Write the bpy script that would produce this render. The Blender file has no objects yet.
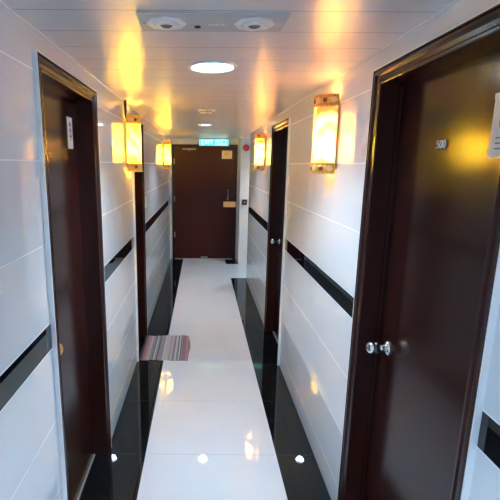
import bpy, bmesh, math, random
from mathutils import Vector, Matrix
random.seed(4)
PI = math.pi
SC = bpy.context.scene
COL = SC.collection

# ------------------------------------------------------------------ dimensions (metres; camera above x=0,y=0, corridor along +y)
XL, XR = -0.572, 0.705          # faces of the two long walls
ZC = 2.2                        # ceiling
YE = 7.65                       # face of the end door wall
YB = -4.6                       # wall behind the camera
SL, SR = -0.333, 0.471          # edges of the white strip of floor tiles
YP0, YP1 = 6.22, 7.27           # side passage on the right
XPASS = 2.2

# ------------------------------------------------------------------ node helpers
def new_mat(name):
    m = bpy.data.materials.new(name); m.use_nodes = True
    nt = m.node_tree
    return m, nt, nt.nodes['Principled BSDF']

def pbr(name, color, rough=0.5, metal=0.0, coat=0.0, emit=None, estr=0.0, noise=0.0, nscale=40.0, bump=0.0, ior=1.5):
    m, nt, b = new_mat(name)
    b.inputs['Base Color'].default_value = (*color, 1)
    b.inputs['Roughness'].default_value = rough
    b.inputs['Metallic'].default_value = metal
    b.inputs['IOR'].default_value = ior
    b.inputs['Coat Weight'].default_value = coat
    if emit:
        b.inputs['Emission Color'].default_value = (*emit, 1)
        b.inputs['Emission Strength'].default_value = estr
    if noise or bump:
        tc = nt.nodes.new('ShaderNodeTexCoord')
        n = nt.nodes.new('ShaderNodeTexNoise'); n.inputs['Scale'].default_value = nscale
        n.inputs['Detail'].default_value = 4
        nt.links.new(tc.outputs['Object'], n.inputs['Vector'])
        if noise:
            r = nt.nodes.new('ShaderNodeValToRGB')
            r.color_ramp.elements[0].position = 0.3; r.color_ramp.elements[1].position = 0.7
            r.color_ramp.elements[0].color = (*[c * (1 - noise) for c in color], 1)
            r.color_ramp.elements[1].color = (*[min(1, c * (1 + noise)) for c in color], 1)
            nt.links.new(n.outputs['Fac'], r.inputs['Fac'])
            nt.links.new(r.outputs['Color'], b.inputs['Base Color'])
        if bump:
            bp = nt.nodes.new('ShaderNodeBump'); bp.inputs['Strength'].default_value = bump
            bp.inputs['Distance'].default_value = 0.002
            nt.links.new(n.outputs['Fac'], bp.inputs['Height'])
            nt.links.new(bp.outputs['Normal'], b.inputs['Normal'])
    return m

class G:
    """tiny expression builder for math nodes"""
    def __init__(s, nt): s.nt = nt
    def m(s, op, a, b=None, c=None):
        n = s.nt.nodes.new('ShaderNodeMath'); n.operation = op
        for i, v in enumerate((a, b, c)):
            if v is None: continue
            if isinstance(v, (int, float)): n.inputs[i].default_value = v
            else: s.nt.links.new(v, n.inputs[i])
        return n.outputs[0]
    def near(s, x, period, off, half):            # 1 within half of the lines x = off + k*period
        q = s.m('SUBTRACT', x, off)
        q = s.m('DIVIDE', q, period)
        q = s.m('SUBTRACT', q, s.m('ROUND', q))
        q = s.m('MULTIPLY', s.m('ABSOLUTE', q), period)
        return s.m('LESS_THAN', q, half)
    def mix(s, f, a, b):
        n = s.nt.nodes.new('ShaderNodeMix'); n.data_type = 'RGBA'
        for i, v in ((0, f), (6, a), (7, b)):
            if isinstance(v, tuple): n.inputs[i].default_value = (*v, 1)
            elif isinstance(v, (int, float)): n.inputs[i].default_value = v
            else: s.nt.links.new(v, n.inputs[i])
        return n.outputs[2]

def pos_xyz(nt):
    g = nt.nodes.new('ShaderNodeNewGeometry'); s = nt.nodes.new('ShaderNodeSeparateXYZ')
    nt.links.new(g.outputs['Position'], s.inputs[0])
    return g.outputs['Position'], s.outputs[0], s.outputs[1], s.outputs[2]

def wall_tile():
    m, nt, b = new_mat('wall_tile'); g = G(nt)
    P, x, y, z = pos_xyz(nt)
    up = g.m('MULTIPLY', g.near(z, 0.302, 1.155, 0.0022), g.m('GREATER_THAN', z, 1.10))
    dn = g.m('MULTIPLY', g.near(z, 0.302, 1.051, 0.0022), g.m('LESS_THAN', z, 1.10))
    vt = g.near(y, 1.2, 0.35, 0.0008)
    gr = g.m('MAXIMUM', g.m('MAXIMUM', up, dn), g.m('MULTIPLY', vt, 0.35))
    band = g.m('MULTIPLY', g.m('GREATER_THAN', z, 1.0532), g.m('LESS_THAN', z, 1.1528))
    n = nt.nodes.new('ShaderNodeTexNoise'); n.inputs['Scale'].default_value = 2.5
    nt.links.new(P, n.inputs['Vector'])
    base = g.mix(n.outputs['Fac'], (0.74, 0.74, 0.745), (0.80, 0.795, 0.79))
    c = g.mix(gr, base, (0.88, 0.87, 0.86))
    c = g.mix(band, c, (0.006, 0.006, 0.0065))
    nt.links.new(c, b.inputs['Base Color'])
    rg = g.m('ADD', g.m('MULTIPLY', gr, 0.3), 0.006); b.inputs['IOR'].default_value = 1.7
    nt.links.new(rg, b.inputs['Roughness'])
    bp = nt.nodes.new('ShaderNodeBump'); bp.inputs['Strength'].default_value = 0.4; bp.inputs['Distance'].default_value = 0.001
    bp.invert = True
    nt.links.new(gr, bp.inputs['Height']); nt.links.new(bp.outputs['Normal'], b.inputs['Normal'])
    return m

def floor_tile(name, dark):
    m, nt, b = new_mat(name); g = G(nt)
    P, x, y, z = pos_xyz(nt)
    j = g.near(y, 0.592, 2.255, 0.0014)
    n = nt.nodes.new('ShaderNodeTexNoise'); n.inputs['Scale'].default_value = 3.0; n.inputs['Detail'].default_value = 5
    nt.links.new(P, n.inputs['Vector'])
    if dark:
        base = g.mix(n.outputs['Fac'], (0.004, 0.004, 0.0045), (0.009, 0.009, 0.0095)); jc = (0.05, 0.05, 0.055)
    else:
        base = g.mix(n.outputs['Fac'], (0.66, 0.672, 0.695), (0.72, 0.732, 0.755)); jc = (0.45, 0.44, 0.43)
    nt.links.new(g.mix(j, base, jc), b.inputs['Base Color'])
    b.inputs['Roughness'].default_value = 0.006
    return m

def ceiling_mat():
    m, nt, b = new_mat('ceiling_strips'); g = G(nt)
    P, x, y, z = pos_xyz(nt)
    s = g.near(y, 0.2, 1.36, 0.0016)
    n = nt.nodes.new('ShaderNodeTexNoise'); n.inputs['Scale'].default_value = 4.0
    nt.links.new(P, n.inputs['Vector'])
    base = g.mix(n.outputs['Fac'], (0.69, 0.625, 0.585), (0.74, 0.675, 0.63))
    nt.links.new(g.mix(s, base, (0.10, 0.08, 0.07)), b.inputs['Base Color'])
    b.inputs['Roughness'].default_value = 0.30
    b.inputs['Metallic'].default_value = 0.06
    bp = nt.nodes.new('ShaderNodeBump'); bp.inputs['Strength'].default_value = 0.2; bp.inputs['Distance'].default_value = 0.002
    bp.invert = True
    nt.links.new(s, bp.inputs['Height']); nt.links.new(bp.outputs['Normal'], b.inputs['Normal'])
    return m

def wood(name, c0, c1, rough, spec):
    m, nt, b = new_mat(name); g = G(nt)
    P, x, y, z = pos_xyz(nt)
    mp = nt.nodes.new('ShaderNodeMapping'); mp.inputs['Scale'].default_value = (140, 140, 3)
    nt.links.new(P, mp.inputs['Vector'])
    n = nt.nodes.new('ShaderNodeTexNoise'); n.inputs['Scale'].default_value = 1.0; n.inputs['Detail'].default_value = 3
    nt.links.new(mp.outputs[0], n.inputs['Vector'])
    nt.links.new(g.mix(n.outputs['Fac'], c0, c1), b.inputs['Base Color'])
    b.inputs['Roughness'].default_value = rough; b.inputs['Specular IOR Level'].default_value = spec
    return m

def shade_mat(name, tint, edge, em):
    m, nt, b = new_mat(name); g = G(nt)
    nt.nodes.remove(b)
    out = nt.nodes['Material Output']
    P, x, y, z = pos_xyz(nt)
    w = nt.nodes.new('ShaderNodeTexWave'); w.wave_type = 'BANDS'; w.bands_direction = 'DIAGONAL'
    w.inputs['Scale'].default_value = 4.5; w.inputs['Distortion'].default_value = 9.0
    w.inputs['Detail'].default_value = 2.0; w.inputs['Detail Scale'].default_value = 1.2
    nt.links.new(P, w.inputs['Vector'])
    r = nt.nodes.new('ShaderNodeValToRGB')
    r.color_ramp.elements[0].position = 0.05; r.color_ramp.elements[0].color = (*edge, 1)
    r.color_ramp.elements[1].position = 0.55; r.color_ramp.elements[1].color = (*tint, 1)
    nt.links.new(w.outputs['Fac'], r.inputs['Fac'])
    t = nt.nodes.new('ShaderNodeBsdfTranslucent'); d = nt.nodes.new('ShaderNodeBsdfDiffuse')
    e = nt.nodes.new('ShaderNodeEmission'); e.inputs['Strength'].default_value = em
    gl = nt.nodes.new('ShaderNodeBsdfGlossy'); gl.inputs['Roughness'].default_value = 0.1
    for q in (t, d, e): nt.links.new(r.outputs['Color'], q.inputs['Color'])
    m1 = nt.nodes.new('ShaderNodeMixShader'); m1.inputs[0].default_value = 0.3
    nt.links.new(t.outputs[0], m1.inputs[1]); nt.links.new(d.outputs[0], m1.inputs[2])
    m2 = nt.nodes.new('ShaderNodeMixShader'); m2.inputs[0].default_value = 0.04
    nt.links.new(m1.outputs[0], m2.inputs[1]); nt.links.new(gl.outputs[0], m2.inputs[2])
    a = nt.nodes.new('ShaderNodeAddShader')
    nt.links.new(m2.outputs[0], a.inputs[0]); nt.links.new(e.outputs[0], a.inputs[1])
    nt.links.new(a.outputs[0], out.inputs[0])
    return m

def emit_mat(name, color, strength):
    m, nt, b = new_mat(name)
    b.inputs['Base Color'].default_value = (*[min(1, c) * 0.8 for c in color], 1)
    b.inputs['Emission Color'].default_value = (*color, 1)
    b.inputs['Emission Strength'].default_value = strength
    b.inputs['Roughness'].default_value = 0.3
    return m

def mat_stripes(name):
    m, nt, b = new_mat(name); g = G(nt)
    tc = nt.nodes.new('ShaderNodeTexCoord'); s = nt.nodes.new('ShaderNodeSeparateXYZ')
    nt.links.new(tc.outputs['Object'], s.inputs[0])
    f = g.m('DIVIDE', g.m('ADD', s.outputs[0], 0.2275), 0.455)
    r = nt.nodes.new('ShaderNodeValToRGB'); r.color_ramp.interpolation = 'CONSTANT'
    pink, rose, wh, gy, dk, mv, cr, vi = (.48,.30,.30), (.40,.19,.20), (.58,.54,.53), (.33,.30,.30), (.08,.07,.08), (.38,.31,.32), (.55,.48,.46), (.20,.16,.21)
    st = [(0,dk),(.05,rose),(.10,pink),(.16,wh),(.19,mv),(.23,gy),(.26,dk),(.275,wh),(.31,gy),(.35,dk),(.365,mv),(.43,gy),(.46,wh),(.50,cr),(.58,pink),(.615,cr),(.65,gy),(.685,vi),(.70,wh),(.74,gy),(.76,vi),(.78,wh),(.81,dk),(.825,gy),(.855,vi),(.87,rose),(.93,pink),(.97,rose)]
    el = r.color_ramp.elements
    el[0].position = 0; el[0].color = (*st[0][1], 1)
    el[1].position = st[1][0]; el[1].color = (*st[1][1], 1)
    for p, c in st[2:]:
        e = el.new(p); e.color = (*c, 1)
    nt.links.new(f, r.inputs['Fac'])
    ck = nt.nodes.new('ShaderNodeTexChecker'); ck.inputs['Scale'].default_value = 160
    nt.links.new(tc.outputs['Object'], ck.inputs['Vector'])
    nt.links.new(g.mix(g.m('MULTIPLY', ck.outputs['Fac'], 0.12), r.outputs['Color'], (0.05, 0.04, 0.045)), b.inputs['Base Color'])
    b.inputs['Roughness'].default_value = 0.95
    b.inputs['Specular IOR Level'].default_value = 0.1
    bp = nt.nodes.new('ShaderNodeBump'); bp.inputs['Strength'].default_value = 0.5; bp.inputs['Distance'].default_value = 0.003
    nt.links.new(ck.outputs['Fac'], bp.inputs['Height']); nt.links.new(bp.outputs['Normal'], b.inputs['Normal'])
    return m

M = dict(
    wall=wall_tile(),
    white_floor=floor_tile('white_floor_tile', False),
    black_floor=floor_tile('black_floor_tile', True),
    ceiling=ceiling_mat(),
    paint=pbr('white_paint', (0.74, 0.73, 0.71), 0.45, noise=0.03, nscale=30),
    leaf=wood('dark_door_veneer', (0.026, 0.0052, 0.0035), (0.036, 0.0074, 0.0049), 0.17, .24),
    casing=wood('dark_casing_wood', (0.030, 0.0066, 0.0042), (0.046, 0.0102, 0.0064), 0.22, .28),
    end_leaf=wood('brown_fire_door_veneer', (0.050, 0.0092, 0.0062), (0.062, 0.0116, 0.0078), 0.3, .12),
    bead=pbr('white_sealant', (0.80, 0.78, 0.74), 0.45),
    strip=pbr('threshold_metal', (0.62, 0.58, 0.52), 0.35, 0.6),
    chrome=pbr('brushed_chrome', (0.72, 0.70, 0.66), 0.16, 1.0),
    steel=pbr('dull_steel', (0.42, 0.40, 0.38), 0.35, 0.9),
    brass=pbr('aged_brass', (0.80, 0.52, 0.18), 0.28, 0.9),
    gold=pbr('gilt_metal', (0.88, 0.52, 0.13), 0.38, 0.35, noise=0.3, nscale=90),
    copper=pbr('coppery_gilt', (0.82, 0.40, 0.08), 0.38, 0.35, noise=0.3, nscale=90),
    maroon=pbr('maroon_enamel', (0.20, 0.05, 0.015), 0.35),
    ivory=pbr('ivory_enamel', (0.88, 0.55, 0.20), 0.4),
    back=pbr('cream_back_plate', (0.80, 0.66, 0.40), 0.4),
    tan=pbr('tan_lock_case', (0.72, 0.52, 0.33), 0.4, 0.2),
    panel=pbr('grey_panel_metal', (0.50, 0.475, 0.455), 0.5, 0.0, noise=0.04, nscale=120),
    panel_lt=pbr('pale_ring_metal', (0.74, 0.73, 0.71), 0.35, 0.1),
    lens=pbr('unlit_lamp_lens', (0.22, 0.19, 0.14), 0.12, 0.3),
    black=pbr('black_plastic', (0.012, 0.012, 0.012), 0.35),
    red=pbr('red_enamel', (0.55, 0.03, 0.03), 0.35),
    plastic=pbr('white_plastic', (0.72, 0.71, 0.68), 0.35),
    paper=pbr('cream_paper', (0.86, 0.74, 0.60), 0.55),
    bluepaper=pbr('cool_white_card', (0.66, 0.68, 0.74), 0.4),
    ink=pbr('dark_ink', (0.03, 0.035, 0.05), 0.5),
    blueink=pbr('blue_ink', (0.03, 0.07, 0.16), 0.5),
    greyink=pbr('grey_ink', (0.26, 0.24, 0.24), 0.5),
    yellow=pbr('yellow_card', (0.95, 0.72, 0.30), 0.5),
    tape=pbr('clear_tape', (0.88, 0.78, 0.62), 0.2),
    buff=pbr('buff_card', (0.95, 0.87, 0.62), 0.5),
    shade_left=shade_mat('yellow_alabaster_glass', (1.0, 0.90, 0.32), (0.95, 0.78, 0.14), 0.10),
    shade_right=shade_mat('peach_alabaster_glass', (1.0, 0.84, 0.48), (0.55, 0.27, 0.15), 0.12),
    bulb=emit_mat('warm_bulb', (1.0, 0.81, 0.47), 3600.0),
    led=emit_mat('cool_led_diffuser', (0.62, 0.82, 1.0), 24.0),
    led_blue=emit_mat('bluish_led_diffuser', (0.45, 0.68, 1.0), 32.0),
    exit_body=emit_mat('lit_exit_face', (0.05, 0.62, 0.62), 0.95),
    exit_text=emit_mat('lit_exit_letters', (0.70, 1.0, 0.97), 1.0),
    rug=mat_stripes('woven_stripes'),
)

# ------------------------------------------------------------------ mesh helpers
def box(bm, x0, x1, y0, y1, z0, z1, mi=0):
    v = [bm.verts.new(p) for p in ((x0,y0,z0),(x1,y0,z0),(x1,y1,z0),(x0,y1,z0),(x0,y0,z1),(x1,y0,z1),(x1,y1,z1),(x0,y1,z1))]
    for q in ((3,2,1,0),(4,5,6,7),(0,1,5,4),(1,2,6,5),(2,3,7,6),(3,0,4,7)):
        f = bm.faces.new([v[i] for i in q]); f.material_index = mi
    return v

def lathe(bm, prof, mat=Matrix.Identity(4), seg=32, mi=0, smooth=True):
    """prof: (radius, height) pairs turned about local z, placed by mat"""
    rings = []
    for r, h in prof:
        if r < 1e-6: rings.append([bm.verts.new(mat @ Vector((0, 0, h)))])
        else: rings.append([bm.verts.new(mat @ Vector((r*math.cos(2*PI*i/seg), r*math.sin(2*PI*i/seg), h))) for i in range(seg)])
    for a, b in zip(rings, rings[1:]):
        if len(a) == 1 and len(b) == 1: continue
        for i in range(seg):
            j = (i+1) % seg
            if len(a) == 1: q = [a[0], b[j], b[i]]
            elif len(b) == 1: q = [a[i], a[j], b[0]]
            else: q = [a[i], a[j], b[j], b[i]]
            f = bm.faces.new(q); f.material_index = mi; f.smooth = smooth
    for ring in (rings[0], rings[-1]):
        if len(ring) > 1:
            try:
                f = bm.faces.new(ring); f.material_index = mi
            except ValueError: pass

def tube(bm, p0, p1, r0, r1=None, seg=12, mi=0):
    p0, p1 = Vector(p0), Vector(p1); d = p1 - p0
    q = Vector((0,0,1)).rotation_difference(d.normalized()).to_matrix().to_4x4()
    lathe(bm, [(0,0),(r0,0),(r0 if r1 is None else r1, d.length),(0,d.length)], Matrix.Translation(p0) @ q, seg, mi)

def link(name, bm, mats, parent=None, loc=(0,0,0), bevel=0.0, bseg=2):
    bmesh.ops.recalc_face_normals(bm, faces=bm.faces[:])
    me = bpy.data.meshes.new(name); bm.to_mesh(me); bm.free()
    for m in (mats if isinstance(mats, (list, tuple)) else [mats]): me.materials.append(m)
    o = bpy.data.objects.new(name, me); COL.objects.link(o); o.location = loc
    if parent is not None: o.parent = parent
    if bevel:
        b = o.modifiers.new('bevel', 'BEVEL'); b.width = bevel; b.segments = bseg; b.limit_method = 'ANGLE'
    return o

def empty(name, loc, rotz=0.0):
    o = bpy.data.objects.new(name, None); COL.objects.link(o); o.location = loc
    o.rotation_euler = (0, 0, rotz); o.empty_display_size = 0.05
    return o

def tag(o, label=None, cat=None, group=None, kind=None):
    if label: o['label'] = label
    if cat: o['category'] = cat
    if group: o['group'] = group
    if kind: o['kind'] = kind
    return o

def structure(o, label=None, cat=None): return tag(o, label, cat, kind='structure')

def bx(name, dims, m, parent=None, bevel=0.0, loc=(0,0,0)):
    bm = bmesh.new(); box(bm, *dims); return link(name, bm, m, parent, loc, bevel)

def text_mesh(name, body, size, m, parent, mat4, depth=0.0012, align='CENTER'):
    c = bpy.data.curves.new(name, 'FONT'); c.body = body; c.size = size; c.extrude = depth
    c.align_x = align; c.align_y = 'CENTER'
    t = bpy.data.objects.new(name + '_curve', c); COL.objects.link(t)
    dg = bpy.context.evaluated_depsgraph_get()
    me = bpy.data.meshes.new_from_object(t.evaluated_get(dg))
    bpy.data.objects.remove(t); bpy.data.curves.remove(c)
    me.name = name; me.materials.clear(); me.materials.append(m); me.transform(mat4)
    o = bpy.data.objects.new(name, me); COL.objects.link(o)
    if parent is not None: o.parent = parent
    return o

# local frame of things on the walls: x = to the viewer's right along the wall, y = out of the wall, z = up
# right wall (faces -x): viewer's right is -y ; left wall (faces +x): viewer's right is +y ; end wall (faces -y): viewer's right is +x
# "out of the wall" is local -y, so rotz: end 0, right wall -90 deg, left wall +90 deg
ROT = {'end': 0.0, 'right': -PI/2, 'left': PI/2}
TXT = Matrix.Rotation(PI/2, 4, 'X')            # text lying in xy -> standing, facing local -y

# ------------------------------------------------------------------ the setting
bm = bmesh.new()
T = -0.06
box(bm, SL, SR, YB, YE+.3, T, 0, 0)                                    # white strip
box(bm, XL-.16, SL, YB, YE+.3, T, 0, 1)                                # left black border
box(bm, SR, XR+.16, YB, 6.33, T, 0, 1)                                 # right black border
box(bm, SR, XPASS, 6.33, YP1, T, 0, 0)                                 # white floor of the side passage
box(bm, XR+.16, XPASS, YP0-.1, 6.33, T, 0, 0)
box(bm, 0.45, 0.70, YP1, YE+.3, T, 0.0004, 1)
structure(link('floor', bm, [M['white_floor'], M['black_floor']]), 'polished floor of white tiles between black tile borders', 'floor')

bm = bmesh.new(); box(bm, XL-.2, XPASS+.1, YB-.1, YE+.3, ZC, ZC+.08)
structure(link('ceiling', bm, M['ceiling']), 'low ceiling of glossy metal strips', 'ceiling')

CW = 0.078                                                              # casing width
DOORS = {                                                               # inner opening edges along y
    'door_1': ('left', 1.556, 2.254), 'door_2': ('left', 3.540, 4.030),
    'door_3': ('right', 0.996, 1.722), 'door_4': ('right', 3.485, 4.185)}
ZD = 2.063
WT = 0.16
def long_wall(name, side, y0, y1, extra=()):
    bm = bmesh.new()
    xa, xb = (XL-WT, XL) if side == 'left' else (XR, XR+WT)
    ops = sorted((a-.02, b+.02) for s, a, b in DOORS.values() if s == side)
    y = y0
    for a, b in ops:
        box(bm, xa, xb, y, a, 0, ZC); box(bm, xa, xb, a, b, ZD+.02, ZC); y = b
    box(bm, xa, xb, y, y1, 0, ZC)
    for e in extra: box(bm, *e)
    return link(name, bm, M['wall'])
structure(long_wall('wall_left', 'left', YB, YE+.2), 'left wall of glossy white tiles with a black band', 'wall')
structure(long_wall('wall_right', 'right', YB, YP0, [(XR+WT, XPASS, YP0-.12, YP0, 0, ZC)]), 'right wall of glossy white tiles with a black band', 'wall')
structure(bx('wall_back', (XL-WT, XR+WT, YB-.1, YB, 0, ZC), M['paint']), 'wall behind the viewer', 'wall')
bm = bmesh.new()
box(bm, XL, -0.535, YE, YE+.14, 0, ZC); box(bm, 0.645, 0.67, YE, YE+.14, 0, ZC); box(bm, -0.535, 0.645, YE, YE+.14, 2.10, ZC)
structure(link('wall_end', bm, M['paint']), 'white wall around the end door', 'wall')
structure(bx('wall_passage', (0.668, XPASS, YP1, YE+.14, 0, ZC), M['paint']), 'white wall face beside the end door', 'wall')
structure(bx('wall_passage_end', (XPASS, XPASS+.1, YP0-.12, YE+.14, 0, ZC), M['paint']), 'end wall of the side passage', 'wall')
bm = bmesh.new(); box(bm, XL, XL+.012, YE-.025, YE, 0, ZC-.02)
structure(link('trim_3', bm, M['bead'], bevel=.002), 'thin white corner trim beside the end door', 'trim')
for n, (a, b), y1 in (('trim_1', (XL, XL+.007), YE), ('trim_2', (XR-.007, XR), YP0)):
    bm = bmesh.new(); box(bm, a, b, YB, y1, ZC-.007, ZC)
    structure(link(n, bm, M['bead'], bevel=.002), 'thin pale ceiling edge trim along the %s wall' % ('left' if n == 'trim_1' else 'right'), 'trim')

# ------------------------------------------------------------------ room doors (local frame, opening width w, wall face at y=0, room side +y)
PROFILE = [(0,-.0), (0,.006), (.003,.009), (.010,.010), (.013,.008), (.016,.006), (.029,.008), (.034,.013), (.038,.017), (.047,.017), (.050,.013), (.052,.018), (.056,.018), (.056,0)]
def u_frame(bm, prof, w, zt, mi=0):
    """sweep a profile of (outward offset, protrusion) around the two sides and the head of an opening"""
    rows = []
    for o, p in prof:
        rows.append([bm.verts.new(c) for c in ((-w/2-o, -p, 0), (-w/2-o, -p, zt+o), (w/2+o, -p, zt+o), (w/2+o, -p, 0))])
    n = len(rows)
    for i in range(n):
        a, b = rows[i], rows[(i+1) % n]
        for k in range(3):
            f = bm.faces.new([a[k], a[k+1], b[k+1], b[k]]); f.material_index = mi
    bm.faces.new([r[0] for r in rows]); bm.faces.new([r[3] for r in rows][::-1])

REC = 0.08
def make_knob(parent, x, z, metal):
    """round knob on a rosette, sticking out of the leaf towards the corridor"""
    base = Matrix.Translation((x, REC, z)) @ Matrix.Rotation(PI/2, 4, 'X')     # local z -> -y
    bm = bmesh.new()
    lathe(bm, [(0,-.001),(.031,-.001),(.033,.003),(.030,.007),(.020,.010),(.014,.013),(0,.013)], base, 36)
    ro = link('knob_rosette', bm, metal)
    bm = bmesh.new()
    lathe(bm, [(0,.010),(.015,.010),(.0125,.020),(.0135,.026),(.020,.034),(.0255,.046),(.0275,.060),(.0262,.072),(.021,.080),(.012,.0845),(.007,.0848),(.006,.082),(0,.082)], base, 36)
    k = link('door_knob', bm, metal, parent)
    ro.parent = k
    return k

def room_door(name, side, y0, y1, label, knob_x, far=False):
    w = y1 - y0; yc = (y0+y1)/2
    root = empty(name, (XL if side == 'left' else XR, yc, 0), ROT[side])
    structure(root, label, 'door')
    bm = bmesh.new(); u_frame(bm, PROFILE, w, ZD); link('door_casing', bm, M['casing'], root)
    bm = bmesh.new(); u_frame(bm, [(.0562,0),(.0562,.0185),(.061,.0185),(.061,0)], w, ZD); link('casing_edge', bm, M['bead'], root, bevel=.001)
    bm = bmesh.new(); D = REC+.055
    u_frame(bm, [(0,0),(0,-D),(.019,-D),(.019,0)], w, ZD)
    u_frame(bm, [(-.012,-REC+.014),(-.012,-REC+.0005),(0.001,-REC+.0005),(0.001,-REC+.014)], w, ZD)
    link('door_jamb', bm, M['casing'], root)
    bm = bmesh.new(); box(bm, -w/2+.003, w/2-.003, REC, REC+.042, .012, ZD-.003); link('door_leaf', bm, M['leaf'], root, bevel=.002)
    bm = bmesh.new(); box(bm, -w/2, w/2, REC-.012, REC-.001, 0, .008); link('threshold_strip', bm, M['strip'], root)
    make_knob(root, knob_x, 1.0, M['brass'] if name == 'door_1' else M['chrome'])
    # three hinge knuckles on the side away from the knob
    hx = (-w/2+.002) if knob_x > 0 else (w/2-.002)
    for z in (.25, 1.03, 1.8):
        bm = bmesh.new(); tube(bm, (hx, REC-.004, z), (hx, REC-.004, z+.09), .006); link('door_hinge', bm, M['steel'], root)
    return root

d1 = room_door('door_1', 'left', *DOORS['door_1'][1:], 'dark wood room door in the left wall nearest the viewer', -.315)
d2 = room_door('door_2', 'left', *DOORS['door_2'][1:], 'narrow dark wood door in the left wall behind the striped mat', -.222)
d3 = room_door('door_3', 'right', *DOORS['door_3'][1:], 'dark wood room door numbered 500 in the right wall nearest the viewer', -.27)
d4 = room_door('door_4', 'right', *DOORS['door_4'][1:], 'dark wood room door in the right wall between two wall lamps', -.26)

# door numbers, part of the leaf
def door_number(parent, body, x, z, size, m):
    text_mesh('door_number', body, size, m, parent, Matrix.Translation((x, REC-.0012, z)) @ TXT, .0016)
text_mesh('door_number', '500', .037, M['plastic'], d3, Matrix.Translation((d3.location.y - 1.398, REC-.0050, 1.818)) @ TXT, .001)
text_mesh('number_shadow', '500', .041, M['ink'], d3, Matrix.Translation((d3.location.y - 1.401, REC-.0018, 1.8165)) @ TXT, .0018)  # dark offset copy puts the digits' shadow into colour
door_number(d1, '501', 1.828 - d1.location.y, 1.785, .032, M['brass'])

# ------------------------------------------------------------------ end door
root = empty('door_5', (0.055, YE, 0)); structure(root, 'wide dark brown fire door at the end of the corridor', 'door')
HW = 0.59
bm = bmesh.new(); box(bm, -.545, .535, .012, .06, .012, 2.045); link('door_leaf', bm, M['end_leaf'], root, bevel=.003)
bm = bmesh.new()
box(bm, -HW, -.548, -.012, .08, 0, 2.10); box(bm, .538, HW, -.012, .08, 0, 2.10); box(bm, -.548, .538, -.012, .08, 2.048, 2.10)
link('door_frame', bm, M['casing'], root, bevel=.003)
bm = bmesh.new(); box(bm, -.545, .535, .0, .05, 0, .010); link('threshold_strip', bm, M['strip'], root)
bm = bmesh.new(); box(bm, -.40, -.15, -.028, .013, 2.005, 2.03)
link('door_closer', bm, M['steel'], root, bevel=.004)
bm = bmesh.new(); tube(bm, (-.275, -.02, 2.0), (-.275, -.02, 1.985), .012); box(bm, -.35, -.27, -.035, -.03, 2.012, 2.022); link('closer_arm', bm, M['steel'], root)
for z in (1.08, .42, 1.75):
    bm = bmesh.new(); tube(bm, (-.546, -.016, z), (-.546, -.016, z+.10), .009); link('door_hinge', bm, M['steel'], root)
bm = bmesh.new(); box(bm, .35, .575, -.03, .013, .985, 1.085); lk = link('lock_case', bm, M['tan'], root, bevel=.006)
bm = bmesh.new(); box(bm, .37, .44, -.036, -.029, 1.01, 1.06); box(bm, .50, .555, -.036, -.029, 1.0, 1.07); link('lock_plate', bm, M['brass'], lk, bevel=.003)
bm = bmesh.new(); tube(bm, (.428, -.045, 1.13), (.428, -.045, 1.29), .009)
for z in (1.13, 1.29):
    lathe(bm, [(0,0),(.022,0),(.022,.012),(.012,.02),(.012,.055),(0,.055)], Matrix.Translation((.428, .012, z)) @ Matrix.Rotation(PI/2, 4, 'X'), 20)
link('pull_handle', bm, M['steel'], root)
bm = bmesh.new(); box(bm, -.06, .07, -.004, .013, .02, .05); link('kick_stop', bm, M['steel'], root, bevel=.002)

# ------------------------------------------------------------------ wall lamps
LW, LP = 0.090, 0.094                                                    # half width along the wall, projection
def half_oval(rx, ry, n=28):
    return [(rx*math.cos(PI*i/n), -.013-ry*math.sin(PI*i/n)) for i in range(n+1)]
def curved_wall(bm, rx, ry, z0, z1, th, n=28, mi=0):
    o, q = half_oval(rx, ry, n), half_oval(rx-th, ry-th, n)
    V = [[bm.verts.new((p[0], p[1], z)) for p in ring] for ring, z in ((o, z0), (o, z1), (q, z1), (q, z0))]
    for a in range(4):
        A, B = V[a], V[(a+1) % 4]
        for i in range(n):
            f = bm.faces.new([A[i], A[i+1], B[i+1], B[i]]); f.material_index = mi; f.smooth = a in (0, 2)
    bm.faces.new([v[0] for v in V]); bm.faces.new([v[-1] for v in V][::-1])

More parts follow.
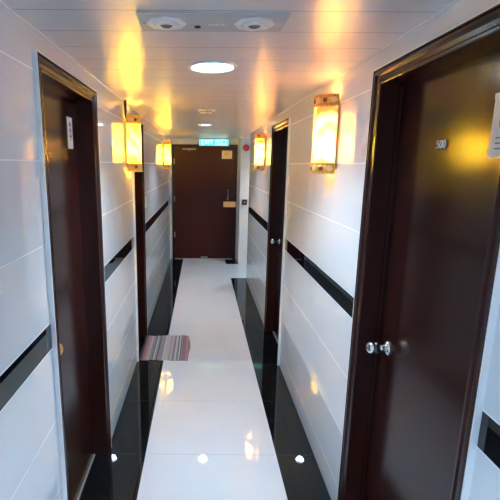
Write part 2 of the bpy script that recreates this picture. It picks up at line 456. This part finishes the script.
def make_lamp(side, y, z, label, shade):
    root = empty('wall_lamp', (XL if side == 'left' else XR, y, z), ROT[side])
    tag(root, label, 'lamp', 'gilt lantern wall lamps')
    H = 0.40
    bm = bmesh.new(); box(bm, -.030, .030, -.012, 0, .02, H-.02)
    box(bm, -.0855, .0855, -.0165, -.0115, .03, H-.03)  # wide plate added to stop bulb light leaking sideways onto the wall
    for zz in (.029, H-.029): box(bm, -.090, .090, -.017, -.009, zz-.006, zz+.006)
    link('back_plate', bm, M['back'], root)
    bm = bmesh.new(); curved_wall(bm, LW, LP, .03, H-.03, .003)
    for zz in (.031, H-.031):                                            # glass caps added to soften the light escaping above and below
        bm.faces.new([bm.verts.new((p[0], p[1], zz)) for p in half_oval(LW-.001, LP-.001)])
    link('glass_shade', bm, shade, root)
    bm = bmesh.new()
    lathe(bm, [(0,.085),(.012,.09),(.017,.105),(.017,.195),(.012,.21),(0,.215)], Matrix.Translation((0,-.052,0)), 16)
    bl = link('bulb', bm, M['bulb'], root)
    bm = bmesh.new(); lathe(bm, [(0,.05),(.014,.05),(.014,.086),(0,.086)], Matrix.Translation((0,-.052,0)), 16); box(bm, -.006, .006, -.052, -.004, .052, .062)
    link('bulb_holder', bm, M['brass'], root)
    for nm, z0, z1 in (('bottom_band', 0.0, .058), ('top_band', H-.058, H)):
        bm = bmesh.new()
        curved_wall(bm, LW+.005, LP+.005, z0, z1, .004)
        for zz in (z0+.004, z1-.004):                                    # rolled rims
            pts = half_oval(LW+.006, LP+.006, 28)
            for a, b in zip(pts, pts[1:]): tube(bm, (*a, zz), (*b, zz), .0035, seg=6)
        # small scallops standing on the outer rim
        sgn = -1 if z0 == 0 else 1; ze = z0 if z0 == 0 else z1
        pts = half_oval(LW+.004, LP+.004, 15)
        for i in range(1, 15) if side == 'left' else ():
            lathe(bm, [(0,-.004),(.006,0),(.007,.003),(.004,.008),(0,.010)], Matrix.Translation((*pts[i], ze)) @ Matrix.Scale(sgn, 4, (0,0,1)), 10)
        b = link(nm, bm, M['gold'] if side == 'left' else M['copper'], root)
        pts = half_oval(LW+.0052, LP+.0052, 70)
        zc = (z0+z1)/2
        for k, i in enumerate((6, 16, 26, 35, 44, 54, 64)):
            p = Vector((*pts[i], zc)); t = Vector((pts[i+1][0]-pts[i-1][0], pts[i+1][1]-pts[i-1][1], 0)).normalized()
            nrm = Vector((t.y, -t.x, 0)); nrm = nrm if nrm.dot(Vector((p.x, p.y, 0))) > 0 else -nrm
            q = Matrix.Translation(p) @ nrm.to_track_quat('Z', 'Y').to_matrix().to_4x4()
            bm = bmesh.new()
            if k % 2:
                lathe(bm, [(0,-.001),(.012,-.001),(.012,.0015),(.008,.0025),(0,.0028)], q, 16); link('enamel_motif', bm, M['maroon'], b)
            else:
                lathe(bm, [(0.006,-.001),(.016,-.001),(.016,.0015),(.011,.0028),(.006,.0015)], q, 16); link('rosette_motif', bm, M['ivory'], b)
    return root

make_lamp('right', 2.30, 1.705, 'gilt banded wall lamp with peach glass beside door 500 on the right wall', M['shade_right'])
make_lamp('right', 4.80, 1.690, 'gilt banded wall lamp on the right wall just beyond the far room door', M['shade_right'])
make_lamp('left', 3.28, 1.700, 'gilt banded yellow wall lamp on the left wall beside the dark hanging cord', M['shade_left'])
make_lamp('left', 6.40, 1.690, 'gilt banded yellow wall lamp on the left wall closest to the end door', M['shade_left'])

# ------------------------------------------------------------------ ceiling fittings
def downlight(x, y, label, r=0.1, lamp='led'):
    root = empty('downlight', (x, y, ZC)); tag(root, label, 'light', 'round ceiling downlights')
    bm = bmesh.new()
    lathe(bm, [(r-.004,0),(r+.016,0),(r+.017,-.004),(r+.010,-.009),(r+.002,-.010),(r-.004,-.006),(r-.004,0)], seg=48)
    link('rim', bm, M['panel_lt'], root)
    bm = bmesh.new(); lathe(bm, [(0,-.001),(r-.003,-.001),(r-.003,-.004),(0,-.004)], seg=48)
    link('diffuser', bm, M[lamp], root)
    ld = bpy.data.lights.new('lamp_beam', 'SPOT'); ld.energy = (72 if r > .09 else 46) * (1.0 if lamp == 'led' else 3.2)
    ld.color = (0.56, 0.78, 1.0) if lamp == 'led' else (0.45, 0.68, 1.0)
    ld.spot_size = math.radians(128); ld.spot_blend = 0.75; ld.shadow_soft_size = r*.8
    lo = bpy.data.objects.new('lamp_beam', ld); COL.objects.link(lo); lo.parent = root; lo.location = (0, 0, -.012)
    return root
downlight(.048, 2.08, 'lit round white downlight in the ceiling ahead of the twin lamp panel')
downlight(.044, 4.98, 'lit round downlight in the ceiling just before the exit sign', .06)
downlight(.05, -.85, 'round ceiling downlight behind the viewer', lamp='led_blue')
downlight(.05, -3.2, 'round ceiling downlight far behind the viewer', lamp='led_blue')
downlight(1.35, 6.75, 'added unseen ceiling downlight in the side passage', .06)  # unseen lamp added to brighten the white wall face

p = empty('emergency_light_panel', (.032, 1.458, ZC)); tag(p, 'grey metal ceiling panel with two small round unlit lamps', 'ceiling panel')
bm = bmesh.new(); box(bm, -.235, .235, -.087, .087, -.006, 0); link('panel_plate', bm, M['panel'], p, bevel=.003)
for x in (-.148, .135):
    bm = bmesh.new(); T4 = Matrix.Translation((x, 0, -.005)) @ Matrix.Rotation(PI, 4, 'X')
    lathe(bm, [(.040,-.001),(.066,-.001),(.064,.004),(.052,.007),(.042,.006),(.040,.002)], T4, 8, smooth=False)
    lathe(bm, [(.022,0),(.036,0),(.034,.010),(.026,.012),(.022,.008)], T4, 32)
    rg = link('lamp_ring', bm, M['panel_lt'], p)
    bm = bmesh.new(); lathe(bm, [(0,0),(.021,0),(.020,.008),(.012,.013),(0,.014)], T4, 24); link('lamp_lens', bm, M['lens'], rg)
bm = bmesh.new(); lathe(bm, [(0,-.004),(.011,-.004),(.010,-.010),(0,-.012)], Matrix.Translation((-.048,.03,0)), 20); link('test_button', bm, M['black'], p)
for x in (-.217, .217):
    bm = bmesh.new(); lathe(bm, [(0,-.004),(.007,-.004),(.006,-.008),(0,-.009)], Matrix.Translation((x,.0,0)), 14); link('screw', bm, M['steel'], p)
bm = bmesh.new()
for i in range(5): box(bm, -.012+.011*i, -.005+.011*i, .006+.003*(i % 2), .012+.004*(i % 3), -.0072, -.0055)
link('embossed_mark', bm, M['panel_lt'], p)

p = empty('smoke_detector', (.04, 3.68, ZC)); tag(p, 'small round ceiling detector with dark slots between the two downlights', 'detector')
bm = bmesh.new(); lathe(bm, [(0,0),(.075,0),(.075,-.006),(.060,-.012),(.050,-.026),(.030,-.032),(0,-.033)], seg=40); link('housing', bm, M['panel_lt'], p)
bm = bmesh.new()
for i in range(12):
    a = 2*PI*i/12; box(bm, -.008, .008, -.004, .004, -.021, -.015)
    bmesh.ops.transform(bm, matrix=Matrix.Rotation(a, 4, 'Z') @ Matrix.Translation((0, .0545, 0)), verts=bm.verts[-8:])
link('slots', bm, M['black'], p)

# ------------------------------------------------------------------ exit sign above the end door
p = empty('exit_sign', (.215, YE-.10, 2.07)); tag(p, 'lit green exit sign box with bilingual lettering above the end door', 'sign')
bm = bmesh.new(); box(bm, -.265, .265, 0, .05, 0, .118); link('housing', bm, M['plastic'], p, bevel=.004)
bm = bmesh.new(); box(bm, -.258, .258, -.004, 0, .007, .111); link('lit_face', bm, M['exit_body'], p)
text_mesh('lettering', 'EXIT 出口', .105, M['exit_text'], p, Matrix.Translation((0, -.0055, .059)) @ TXT, .001)
for x in (-.14, .14):
    bm = bmesh.new(); box(bm, x-.01, x+.01, .015, .035, .117, ZC-2.07); link('hanger', bm, M['plastic'], p)

# ------------------------------------------------------------------ notices and small fittings
p = empty('notice_card', (.455, YE+.0115, 1.85)); tag(p, 'small yellow notice card on the end door', 'notice')
bm = bmesh.new(); box(bm, -.092, .092, -.003, 0, 0, .145); link('card', bm, M['buff'], p)
bm = bmesh.new(); box(bm, -.066, .066, -.0042, -.003, .028, .118)
for i in range(3): box(bm, -.05, .05-.02*(i == 2), -.0048, -.004, .046+.022*i, .052+.022*i, 1)
link('printed_panel', bm, [M['yellow'], pbr('brown_ink', (.45, .26, .06), .5)], p)

p = empty('paper_notice', (XR+REC-.0004, 1.099, 1.772), ROT['right']); tag(p, 'cream paper notice with a dark ring mark on door 500', 'notice')
bm = bmesh.new()
V = []
for k in range(33):
    a = 2*PI*k/32; r = lambda a, s: Vector((math.copysign(abs(math.cos(a))**.55, math.cos(a))*.026*s, -.0042, .104+math.copysign(abs(math.sin(a))**.55, math.sin(a))*.032*s))
    V.append((bm.verts.new(r(a,1)+Vector((-.012,0,0))), bm.verts.new(r(a,.72)+Vector((-.012,0,0)))))
for a, b in zip(V, V[1:]): bm.faces.new([a[0], b[0], b[1], a[1]])
bmesh.ops.solidify(bm, geom=bm.faces[:], thickness=.001)
link('ring_mark', bm, M['greyink'], p)
bm = bmesh.new()
box(bm, -.067, .067, -.003, 0, 0, .168)
for i in range(3): box(bm, -.045, .05, -.0036, -.002, .022+.014*i, .026+.014*i, 1)
link('sheet', bm, [M['paper'], M['greyink']], p)
for x in (-.062, .062):
    for z in (.008, .16):
        bm = bmesh.new(); box(bm, x-.007, x+.007, -.0038, -.003, z-.007, z+.007); link('tape', bm, M['tape'], p)

p = empty('door_sign', (XL-REC+.0004, 2.122, 1.822), ROT['left']); tag(p, 'narrow white sign with dark blue characters on the nearest left door', 'sign')
bm = bmesh.new(); box(bm, -.036, .036, -.004, 0, 0, .150); link('plate', bm, M['bluepaper'], p, bevel=.001)
bm = bmesh.new()
for zc in (.115, .088, .061):
    for (x0, x1, z0, z1) in ((-.014,.014,.008,.011),(-.010,.010,-.001,.002),(-.002,.002,-.011,.011),(-.014,-.011,-.010,.004),(.011,.014,-.010,.004)):
        box(bm, x0, x1, -.0055, -.004, zc+z0, zc+z1)
box(bm, -.012, .012, -.0055, -.004, .040, .043)
link('characters', bm, M['blueink'], p)

p = empty('alarm_bell', (.757, YP1+.002, 2.03)); tag(p, 'red round alarm bell on the white wall beside the exit sign', 'alarm bell')
bm = bmesh.new(); lathe(bm, [(0,0),(.03,0),(.03,.014),(0,.014)], Matrix.Rotation(PI/2,4,'X'), 24); link('base', bm, M['black'], p)
bm = bmesh.new(); lathe(bm, [(.05,.012),(.056,.018),(.055,.028),(.044,.042),(.022,.050),(0,.052)], Matrix.Rotation(PI/2,4,'X'), 32); link('gong', bm, M['red'], p)

p = empty('call_button', (.752, YP1+.002, 1.062)); tag(p, 'small black button box on the white wall beside the end door', 'switch')
bm = bmesh.new(); box(bm, -.043, .043, -.03, 0, 0, .095); link('box', bm, M['black'], p, bevel=.005)
bm = bmesh.new(); lathe(bm, [(0,0),(.014,0),(.013,.010),(0,.012)], Matrix.Translation((.0,-.03,.05)) @ Matrix.Rotation(PI/2,4,'X'), 18); link('button', bm, M['steel'], p)

p = empty('light_switch', (XL, 4.235, 1.315), ROT['left']); tag(p, 'small white switch plate on the left wall past the narrow door', 'switch')
bm = bmesh.new(); box(bm, -.04, .04, -.010, 0, 0, .115); link('plate', bm, M['plastic'], p, bevel=.003)
bm = bmesh.new(); box(bm, -.013, .013, -.016, -.010, .035, .08); link('rocker', bm, M['bead'], p, bevel=.002)

p = empty('hanging_cord', (XL+.017, 3.158, ZC)); tag(p, 'thin dark cord hanging from the ceiling beside the nearer left lamp', 'cord')
bm = bmesh.new(); lathe(bm, [(0,0),(.011,0),(.011,-.03),(.008,-.10),(.004,-.125),(0,-.126)], seg=14); link('sleeve', bm, M['black'], p)
bm = bmesh.new(); tube(bm, (0,0,-.12), (0,0,-.46), .0016, seg=8); link('cord_line', bm, M['greyink'], p)

# ------------------------------------------------------------------ striped mat
bm = bmesh.new(); nx, ny = 40, 30; Wm, Lm = .455, .545
def surf(i, j, top):
    u, v = i/nx-.5, j/ny-.5
    x = u*Wm + (.008*math.cos(v*PI*2.0) if i > nx*.9 else 0) + .003*math.sin(v*9)
    y = v*Lm*(1+.02*math.sin(u*7)) + .003*math.sin(u*23)
    if not top: return (x, y, .0002)
    z = .008 + .0018*math.sin(u*14+v*4) + .0015*math.sin(v*17-u*5)
    return (x, y, z)
top = [[bm.verts.new(surf(i, j, True)) for j in range(ny+1)] for i in range(nx+1)]
bot = [[bm.verts.new(surf(i, j, False)) for j in range(ny+1)] for i in range(nx+1)]
for i in range(nx):
    for j in range(ny):
        f = bm.faces.new([top[i][j], top[i+1][j], top[i+1][j+1], top[i][j+1]]); f.smooth = True
        bm.faces.new([bot[i][j+1], bot[i+1][j+1], bot[i+1][j], bot[i][j]])
for i in range(nx):
    bm.faces.new([top[i][0], bot[i][0], bot[i+1][0], top[i+1][0]]); bm.faces.new([top[i+1][ny], bot[i+1][ny], bot[i][ny], top[i][ny]])
for j in range(ny):
    bm.faces.new([top[0][j+1], bot[0][j+1], bot[0][j], top[0][j]]); bm.faces.new([top[nx][j], bot[nx][j], bot[nx][j+1], top[nx][j+1]])
tag(link('doormat', bm, M['rug'], loc=(-.335, 3.775, 0)), 'striped pink and grey woven mat on the floor by the narrow left door', 'mat')

# ------------------------------------------------------------------ world, camera, view
w = bpy.data.worlds.new('corridor_world'); SC.world = w; w.use_nodes = True
w.node_tree.nodes['Background'].inputs[0].default_value = (.02, .02, .022, 1)
F, PITCH, ROLL, CX = 415.77, math.radians(11.633), math.radians(-.3772), 200.99
cd = bpy.data.cameras.new('camera'); cam = bpy.data.objects.new('camera', cd); COL.objects.link(cam)
cd.sensor_width = 36; cd.sensor_fit = 'HORIZONTAL'; cd.lens = F/500*36; cd.shift_x = (250-CX)/500; cd.clip_start = .01
fwd = Vector((0, math.cos(PITCH), -math.sin(PITCH))); up = Vector((0, math.sin(PITCH), math.cos(PITCH))); rt = Vector((1,0,0))
c, s = math.cos(ROLL), math.sin(ROLL)
r2, u2 = rt*c - up*s, rt*s + up*c
cam.matrix_world = Matrix(((r2.x,u2.x,-fwd.x,0),(r2.y,u2.y,-fwd.y,0),(r2.z,u2.z,-fwd.z,1.75),(0,0,0,1)))
SC.camera = cam
vs = SC.view_settings
vs.view_transform = 'Standard'; vs.look = 'None'; vs.gamma = 1; vs.use_curve_mapping = False
vs.exposure = 0.85
SC.cycles.use_denoising = True
SC.cycles.max_bounces = 14; SC.cycles.diffuse_bounces = 8; SC.cycles.glossy_bounces = 6
SC.cycles.sample_clamp_indirect = 25.0
SC.cycles.caustics_reflective = False
